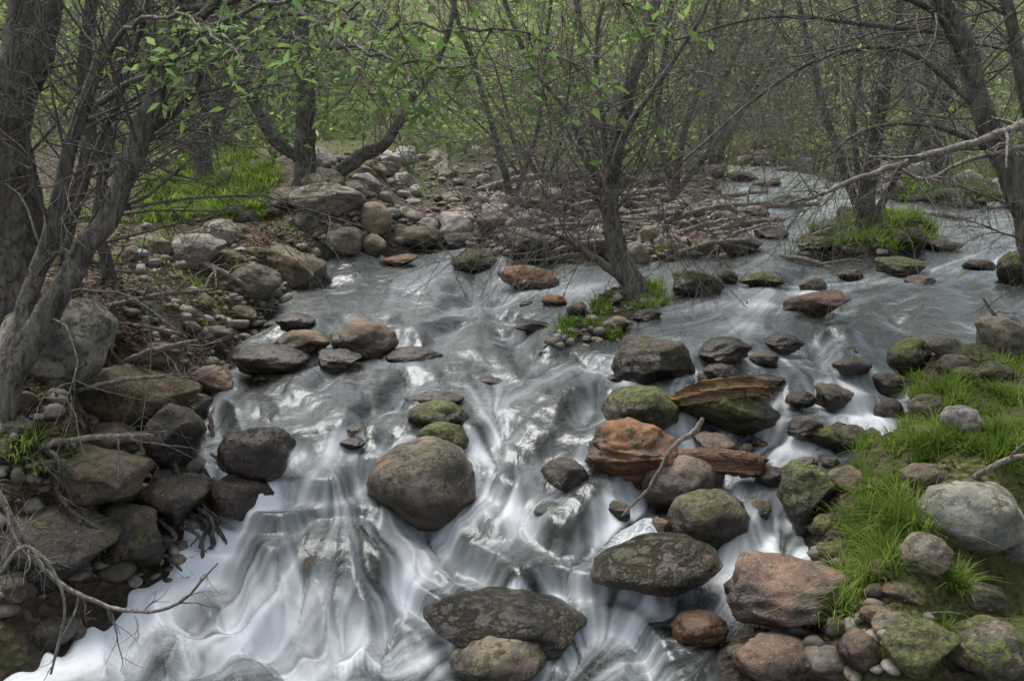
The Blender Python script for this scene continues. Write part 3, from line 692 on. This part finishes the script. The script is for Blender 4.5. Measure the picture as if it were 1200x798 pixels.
def fan(cx, cy, box, n, dz, w=(1.0,2.4), sag=0.):
    def f(tk, tw, tips, d0):
        for k in range(n):
            tx = R.uniform(box[0], box[2]); ty = R.uniform(box[1], box[3]); dd = R.uniform(*dz)
            if abs(tx-cx) < 60: tx += 90*(1 if tx > cx else -1)
            a = at_d(cx+R.uniform(-8,12), cy+R.uniform(-150,10), d0); b = at_d(tx, ty, d0+dd)
            m = (a+b)/2+rng.normal(size=3)*.12+UP*R.uniform(.0,.15+sag)
            P = spline([a, (a+m)/2+rng.normal(size=3)*.04, m, (b+m)/2+rng.normal(size=3)*.06, b], 4)
            r0 = R.uniform(*w)/2*d0/FL
            tw.add(P, np.linspace(r0, r0*.3, len(P)), 4)
            for j in range(7):
                i = R.randrange(6, len(P)-1); t = P[i+1]-P[i]; t /= np.linalg.norm(t); s = rng.normal(size=3)
                grow(tw, P[i], t+s*.5, R.uniform(.3,.9), r0*.5, 1, tips, .18, np.array([0,0,-.05]), 4)
    return f
tree('alder_tree', 'leaning multi-stemmed bare tree growing from a grassy tuft in the stream',
  [[(748,352,0,28),(734,320,0,25),(720,280,0,22),(713,230,0,20),(724,170,.1,18),(742,90,.1,15),(765,0,.2,13),(790,-200,.4,9)],
   [(735,330,0,12),(700,305,.1,9),(672,285,.2,6),(640,270,.2,4)],
   [(716,245,0,11),(690,190,.1,9),(665,130,.1,7),(620,70,.2,6),(585,-20,.2,5),(560,-160,.2,4)],
   [(713,215,0,11),(735,150,-.2,8),(790,70,-.3,6),(830,0,-.4,5),(860,-120,-.4,4)],
   [(712,220,.1,10),(705,140,.2,7),(698,60,.2,6),(712,-30,.2,5),(720,-150,.3,4)]],
  M_BARKG, nb=24, blen=(.5,1.6), lev=2, leafn=80, leafsz=.045, extra=fan(716, 240, (440,50,940,380), 64, (-.9,.9), sag=.35), nsub=5, start=.45)
tree('alder_tree', 'bare many-stemmed tree on a mossy grassy islet',
  [[(1015,272,0,20),(1017,210,0,17),(1032,120,0,14),(1052,20,.1,12),(1068,-150,.1,8)],
   [(1010,262,0,11),(985,190,0,9),(955,90,.1,8),(930,-20,.1,6),(900,-150,.2,4)],
   [(1020,262,0,10),(1062,185,0,8),(1098,100,0,7),(1150,10,.1,5),(1190,-100,.1,4)],
   [(1012,240,0,8),(1000,150,.2,7),(1010,60,.2,6),(990,-60,.2,4)]],
  M_BARKD, nb=22, blen=(.8,1.9), lev=2, leafn=200, leafsz=.05, extra=fan(1014, 210, (840,0,1220,310), 76, (-2.4,1.2), sag=.35), nsub=5, start=.4)
tree('willow_tree', 'stout lichen-grey tree leaning over the water from the bank',
  [[(1250,400,0,42),(1222,330,0,35),(1195,240,0,29),(1160,150,0,25),(1128,60,0,23),(1100,-20,0,20),(1070,-200,.1,14)],
   [(1190,235,0,18),(1205,150,.1,16),(1190,60,.1,14),(1170,-30,.1,12)],
   [(1150,130,0,8),(1060,60,-.1,6),(960,70,-.2,5),(880,120,-.3,4),(800,190,-.4,3)],
   [(1140,100,0,10),(1100,20,-.3,8),(1040,-10,-.5,7),(960,-60,-.7,5)],
   [(1170,180,0,8),(1100,150,-.3,6),(1020,150,-.5,4),(960,190,-.6,3)],
   [(1120,40,0,8),(1020,30,-.3,6),(900,20,-.5,4),(780,50,-.6,3)]],
  M_BARKG, nb=38, blen=(.6,1.7), lev=2, leafn=120, leafsz=.045, nsub=5, droop=.07)
for i, (st, lb) in enumerate([
  ([[(240,215,0,22),(236,150,0,18),(238,80,0,16),(245,0,0,14),(250,-150,0,11)],[(240,180,0,12),(270,110,0,10),(310,30,0,8),(330,-60,0,6)]], 'dark upright trunk on the grassy bank'),
  ([[(357,222,0,26),(360,150,0,21),(356,80,0,19),(354,0,0,17),(350,-180,0,12)],[(360,190,0,14),(325,165,0,15),(300,125,0,14),(280,80,0,11),(250,20,0,8)]], 'dark trunk with a crooked low limb by the boulder bar'),
  ([[(385,215,0,18),(420,185,0,16),(455,165,0,13),(480,120,0,9),(520,60,0,7),(540,-40,0,5)]], 'low slanting trunk leaning over boulders'),
  ([[(600,240,0,9),(585,180,0,7),(560,90,0,6),(530,0,0,5),(520,-120,0,4)],[(602,235,0,7),(630,150,0,6),(640,60,0,5),(650,-60,0,4)]], 'thin bare tree standing on the gravel bar'),
  ([[(790,235,0,10),(800,160,0,8),(830,70,0,7),(850,-20,0,6),(870,-150,0,5)],[(788,230,0,8),(770,140,0,7),(780,50,0,6),(800,-60,0,5)],[(792,228,0,7),(850,150,0,6),(900,60,0,5),(930,-40,0,4)]], 'cluster of thin bare stems on the gravel bar'),
  ([[(130,330,0,15),(115,250,0,12),(130,160,0,11),(140,60,0,9),(150,-60,0,8)]], 'slim grey stem rooted in leaf litter'),
  ([[(700,190,0,11),(690,120,0,9),(680,40,0,8),(672,-80,0,6)]], 'slender trunk behind the boulder bar'),
  ([[(835,205,0,9),(835,120,0,8),(870,40,0,6),(880,-80,0,5)],[(836,200,0,7),(870,130,0,6),(920,60,0,5)]], 'thin bare tree at the water bend'),
  ([[(1110,225,0,14),(1100,150,0,12),(1120,60,0,10),(1130,-60,0,8)],[(1108,220,0,10),(1070,130,0,8),(1050,30,0,6)]], 'grey bare tree on the far grassy shore')]):
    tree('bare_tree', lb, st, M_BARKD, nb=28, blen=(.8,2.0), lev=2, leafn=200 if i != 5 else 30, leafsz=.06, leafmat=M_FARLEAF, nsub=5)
tick('trees')

variants = []
for v in range(5):
    tk = Tubes(); tw = Tubes(); tips = []
    for s in range(4):
        an = R.uniform(0, 6.28); d = np.array([math.cos(an)*.6, math.sin(an)*.6, 1])
        P = walk((math.cos(an)*.1, math.sin(an)*.1, -.2), d, R.uniform(3.2,5.0), 10, .13, np.array([0,0,.02]))
        tk.add(P, np.linspace(R.uniform(.015,.028), .007, 11), 6)
        for k in range(11):
            i = R.randrange(0, 9); t = rng.normal(size=3)*.8; t[2] = abs(t[2])*.5+.1
            grow(tw, P[i], t, R.uniform(.7,1.8), .0075, 1, tips, .17, np.array([0,0,-.01]), 6)
    tp = np.concatenate(tips); idx = rng.integers(0, len(tp), 700)
    variants.append((tk.mesh('brush_trunk'), tw.mesh('brush_twigs'), leafmesh('brush_leaves', tp[idx]+rng.normal(size=(700,3))*.05, .09)))
    for m_, mt in zip(variants[-1], (M_BARKD, M_TWIG, M_FARLEAF)): m_.materials.append(mt)
nb = 0
while nb < 62:
    px = R.uniform(-150, 1350); y = math.exp(R.uniform(math.log(13.5), math.log(30))); x = (px-600)/FL*y
    t, w_ = ground(x, y)
    if t < w_+.05: continue
    if 400 < px < 620 and y < 19: continue
    root = bpy.data.objects.new('brush_tree', None); root.location = (x, y, t); root.rotation_euler = (0,0,R.uniform(0,6.28)); s = R.uniform(.7,1.2); root.scale = (s,s,s)
    COL.objects.link(root); root['label'] = 'thin-stemmed grey brush tree with sparse spring leaves'; root['category'] = 'tree'; root['group'] = 'brush trees of the woodland'
    vv = variants[nb % 5]
    for n_, m_ in zip(('trunk','branches','crown'), vv):
        o = bpy.data.objects.new(n_, m_); COL.objects.link(o); o.parent = root
    nb += 1

cl = []
for k in range(780):
    low = k % 3 == 0
    y = math.exp(R.uniform(math.log(15.5 if low else 17), math.log(34 if low else 55))); px = R.uniform(-350, 1550); x = (px-600)/FL*y
    t, w_ = ground(x, y)
    if t < w_+.1 or (400 < px < 640 and y < 18): continue
    z = t+(R.uniform(0,.35) if low else R.uniform(0, 1)**1.3*(1.2+.11*y))
    n = 130
    cl.append(np.array([x, y, z])+rng.normal(size=(n,3))*np.array([1.,.8,.3 if low else .45])*(.4+y*.018))
cl = np.concatenate(cl)
me = leafmesh('woodland_foliage', cl, .09+.0042*cl[:,1], .1)
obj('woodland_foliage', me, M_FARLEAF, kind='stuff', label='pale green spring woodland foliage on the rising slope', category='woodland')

# ------------------------------------------------------------------ grass
def grass(name, boxes, label, lrange=(.07,.17), wd=.003, gap=-.12):
    base = []
    for (x0,y0,x1,y1,ntuft,nbl,lm) in boxes:
        for _ in range(ntuft):
            p, d = hit(R.uniform(x0,x1), R.uniform(y0,y1), 'T'); t, w_ = ground(p[0], p[1])
            if t < w_-.03: continue
            if any(((p[0]-g[0])/g[2])**2+((p[1]-g[1])/g[3])**2 < 1 for g in GRASSFREE): continue
            if p[1] < 8 and float(fbm(np.array([p[0]*3.0]), np.array([p[1]*3.0]), 91, 2)[0]) < gap: continue
            k = int(nbl*R.uniform(.5,1.4)); o = rng.normal(size=(k,2))*R.uniform(.012,.04)
            base.append(np.column_stack([p[0]+o[:,0], p[1]+o[:,1], np.full(k, t-.02), o[:,0]*10, o[:,1]*10, np.full(k, R.uniform(*lrange)*lm)*rng.uniform(.4,1.2,k)]))
    B = np.concatenate(base); n = len(B)
    p0 = B[:,:3]; L_ = B[:,5]
    d = rng.normal(size=(n,2))*.45+B[:,3:5]*1.0
    side = np.column_stack([-d[:,1], d[:,0], np.zeros(n)]); side /= np.linalg.norm(side,axis=1)[:,None]+1e-9
    V = []
    wsc = wd*(1+.25*np.maximum(p0[:,1]-3, 0))
    for k, f in enumerate((0,.35,.7,1.)):
        bend = f**1.8
        c = p0+np.column_stack([d[:,0]*bend*L_, d[:,1]*bend*L_, L_*(f-.42*f**3*np.hypot(d[:,0],d[:,1]).clip(0,2.2))])
        wv = wsc*(1-f)**.6+.0004
        V += [c-side*wv[:,None], c+side*wv[:,None]]
    V = np.stack(V, 1).reshape(-1,3)
    Fq = np.array([[0,1,3,2],[2,3,5,4],[4,5,7,6]])
    F = (np.arange(n)[:,None,None]*8+Fq[None]).reshape(-1,4)
    obj(name, mk(name, V, F), M_GRASS, kind='stuff', label=label, category='grass')
grass('grass', [(1060,425,1210,560,160,60,.9),(980,570,1200,730,160,90,1.3),(1040,640,1210,750,120,110,1.7),(1000,520,1200,600,90,70,.85),(940,580,960,620,8,30,.6)], 'fresh green grass tufts hanging over the stony bank', wd=.0018, gap=-.08)
grass('grass', [(650,345,775,398,60,36,.8),(735,335,772,360,20,36,1.),(830,335,940,360,18,25,.6)], 'bright grass tufts around the tree foot in the stream')
grass('grass', [(170,215,310,262,130,60,1.5),(205,180,330,220,70,40,1.7),(280,330,330,360,6,30,.8),(0,500,40,560,14,40,.7),(150,560,175,590,5,30,.6),(85,440,120,470,6,30,.5),(60,250,200,300,20,25,1.),(100,300,330,420,30,16,.6)], 'bright green grass on the leaf-littered bank')
grass('grass', [(945,245,1095,295,170,50,1.3),(1050,198,1190,242,110,50,1.6),(880,170,1000,200,60,40,1.6),(760,290,830,300,8,20,1)], 'grass tufts on the mossy islet and far shore')

pos = []
for (x0,y0,x1,y1,n) in [(60,240,330,420,4800),(0,420,260,620,3200),(180,170,420,260,700),(950,420,1200,798,900),(560,210,900,300,300)]:
    for _ in range(n):
        p, d = hit(R.uniform(x0,x1), R.uniform(y0,y1), 'T'); t, w_ = ground(p[0], p[1])
        if t > w_+.04: pos.append((p[0], p[1], t+.012))
obj('leaf_litter', leafmesh('leaf_litter', np.array(pos), .042, 0, 1), M_LITTER, kind='stuff', label='brown dry leaf litter strewn over the banks', category='leaf litter')

# ------------------------------------------------------------------ dead wood
def wood(name, label, pts, mat, side=10, twigs=0, cat='branch', tlen=(.15,.4), d_=None, zs=1., jit=.16):
    if d_ is None: p0, d0 = hit(pts[0][0], pts[0][1])
    else: d0 = d_
    P = np.array([at_d(a,b,d0+c) for a,b,c,w in pts]); r = np.array([w/2*(d0+c)/FL for a,b,c,w in pts])
    P4 = spline(np.hstack([P, r[:,None]]), 7); P = P4[:,:3]; r = np.maximum(P4[:,3], .0015)
    P = P+rng.normal(size=P.shape)*r.mean()*jit; r = r*(1+rng.normal(size=len(r))*.4*jit)
    tb = Tubes()
    P = np.vstack([P[:1], P, P[-1:]]); r = np.concatenate([[r[0]*.05], r, [r[-1]*.05]])
    P[0] -= (P[2]-P[1])*.05; P[-1] += (P[-2]-P[-3])*.05
    tb.add(P, r, side, zs); tips = []
    for k in range(twigs):
        i = R.randrange(3, len(P)-2); t = P[i+1]-P[i]; t /= np.linalg.norm(t)+1e-9
        grow(tb, P[i], t+rng.normal(size=3)*.7, R.uniform(*tlen), r[i]*.5, 1, tips, .2, np.array([0,0,-.02]), 3)
    obj(name, tb.mesh(name, side <= 15), mat, label=label, category=cat)
wood('fallen_log', 'reddish-brown splintered log resting on stream rocks', [(785,541,-.25,22),(810,539,-.25,25),(850,540,-.25,28),(880,544,-.25,26),(894,547,-.25,22)], M_LOG, 22, 0, 'log', jit=.03)
wood('fallen_log', 'flat weathered yellow-brown wood slab lying on a mossy boulder', [(790,468,-.10,22),(820,460,-.10,34),(855,454,-.10,36),(885,453,-.10,30),(900,456,-.10,20)], M_LOGO, 22, 0, 'log', zs=.65, jit=.03)
wood('dead_branch', 'grey stick leaning against stream rocks', [(728,604,-.1,3),(760,572,-.1,4),(790,522,-.1,6),(812,508,-.1,8),(824,490,-.1,5)], M_DEAD, 6, 0)
wood('dead_branch', 'bleached crooked branch reaching over the water', [(1215,140,-5,14),(1150,165,-5.1,10),(1080,185,-5.2,9),(1010,208,-5.2,7),(960,228,-5.3,5),(925,238,-5.3,3)], M_DEAD, 8, 8, tlen=(.1,.35), d_=9.5)
wood('dead_branch', 'bleached forked twig over the water', [(1215,168,-5,6),(1130,190,-5.1,5),(1080,210,-5.1,4),(1030,180,-5.2,3)], M_DEAD, 6, 6, tlen=(.1,.3), d_=9.5)
wood('dead_branch', 'pale bare branch arching out low from the bank', [(-30,520,0,9),(10,600,0,8),(50,665,0,7),(100,700,0,6),(160,716,0,5),(210,706,-.05,4),(255,660,-.1,2)], M_DEAD, 6, 14, tlen=(.1,.3), d_=3.0)
wood('dead_branch', 'pale twiggy branch drooping over white water', [(-20,700,0,6),(30,640,.05,5),(75,700,.05,4),(60,790,0,3)], M_DEAD, 6, 8, tlen=(.1,.25), d_=2.9)
for (a, b) in [((700,255),(900,238)),((740,283),(798,304)),((650,270),(760,255)),((770,250),(880,262)),((600,235),(690,250)),((720,230),(830,225)),((800,262),(905,285)),((560,225),(640,205)),((210,300),(300,340)),((60,330),(170,345)),((300,250),(390,215)),
               ((640,300),(720,280)),((820,240),(900,225)),((760,270),(850,240)),((930,285),(1010,262)),((560,290),(650,262)),((850,300),(940,330)),((120,360),(250,340)),((130,430),(230,400)),
               ((660,245),(760,232)),((780,280),(870,255)),((740,262),(830,290)),((600,275),(700,262)),((830,272),(920,258)),((1080,250),(1180,270)),((1060,235),(1160,222)),((1140,560),(1210,530)),((1050,690),(1100,740)),((680,300),(600,320)),((80,460),(200,440)),((60,520),(180,510)),((100,380),(210,390)),
               ((770,240),(900,270)),((690,270),(800,248)),((820,295),(900,262)),((640,255),(720,300)),((860,250),(960,240)),((910,300),(990,320)),((700,240),(790,262)),((750,225),(860,235)),((790,298),(880,280))]:
    wd_ = R.uniform(5,9)
    wood('driftwood', 'bleached driftwood pole lying among stones', [(a[0],a[1],0,wd_),((a[0]+b[0])/2,(a[1]+b[1])/2-4,-.1,wd_*.9),(b[0],b[1],-.1,wd_*.6)], M_DEAD, 7, 3, 'driftwood', tlen=(.2,.5))
wood('dead_branch', 'broken grey stick on the grassy bank', [(1150,395,0,4),(1170,380,0,5),(1160,362,0,4),(1152,350,0,2)], M_DEAD, 6, 3)
for k in range(40):
    x0 = R.uniform(30, 250); y0 = R.uniform(430, 620)
    wood('tree_root', 'bare brown root hanging from the eroded bank', [(x0,y0,-.05,R.uniform(4,8)),(x0+R.uniform(-10,30),y0+R.uniform(10,30),-.12,5),(x0+R.uniform(0,60),y0+R.uniform(30,60),-.12,3),(x0+R.uniform(0,70),y0+R.uniform(50,90),-.1,1.5)], M_BARK, 6, 3, 'root', (.08,.2))

# ------------------------------------------------------------------ light and camera
wd = bpy.data.worlds.new('World'); sc.world = wd; wd.use_nodes = True
nt = wd.node_tree; sky = nt.nodes.new('ShaderNodeTexSky'); sky.sky_type = 'NISHITA'; sky.sun_disc = False
EL, AZ = math.radians(60), math.radians(-30)
sky.sun_elevation = EL; sky.sun_rotation = AZ; sky.dust_density = 5.0; sky.ozone_density = .5; sky.air_density = 1.2
hs = nt.nodes.new('ShaderNodeHueSaturation'); hs.inputs['Saturation'].default_value = .45; hs.inputs['Value'].default_value = 1.4
bg = nt.nodes['Background']; nt.links.new(sky.outputs[0], hs.inputs['Color']); nt.links.new(hs.outputs[0], bg.inputs[0]); bg.inputs[1].default_value = .15
sun = bpy.data.lights.new('sun', 'SUN'); sun.energy = 2.4; sun.angle = math.radians(34); sun.color = (1,.97,.91)
so = bpy.data.objects.new('sun', sun); COL.objects.link(so)
dv = Vector((math.sin(AZ)*math.cos(EL), math.cos(AZ)*math.cos(EL), math.sin(EL)))
so.rotation_euler = dv.to_track_quat('Z', 'Y').to_euler()
cam = bpy.data.cameras.new('camera'); co = bpy.data.objects.new('camera', cam); COL.objects.link(co)
cam.sensor_width = 36; cam.lens = 36*FL/1200; cam.clip_end = 600; cam.clip_start = .05
co.location = EYE; co.rotation_euler = (math.pi/2-PIT, 0, 0)
sc.camera = co
sc.view_settings.view_transform = 'Standard'; sc.view_settings.look = 'None'; sc.view_settings.exposure = 0
print('rocks', NR[0]); tick('done')
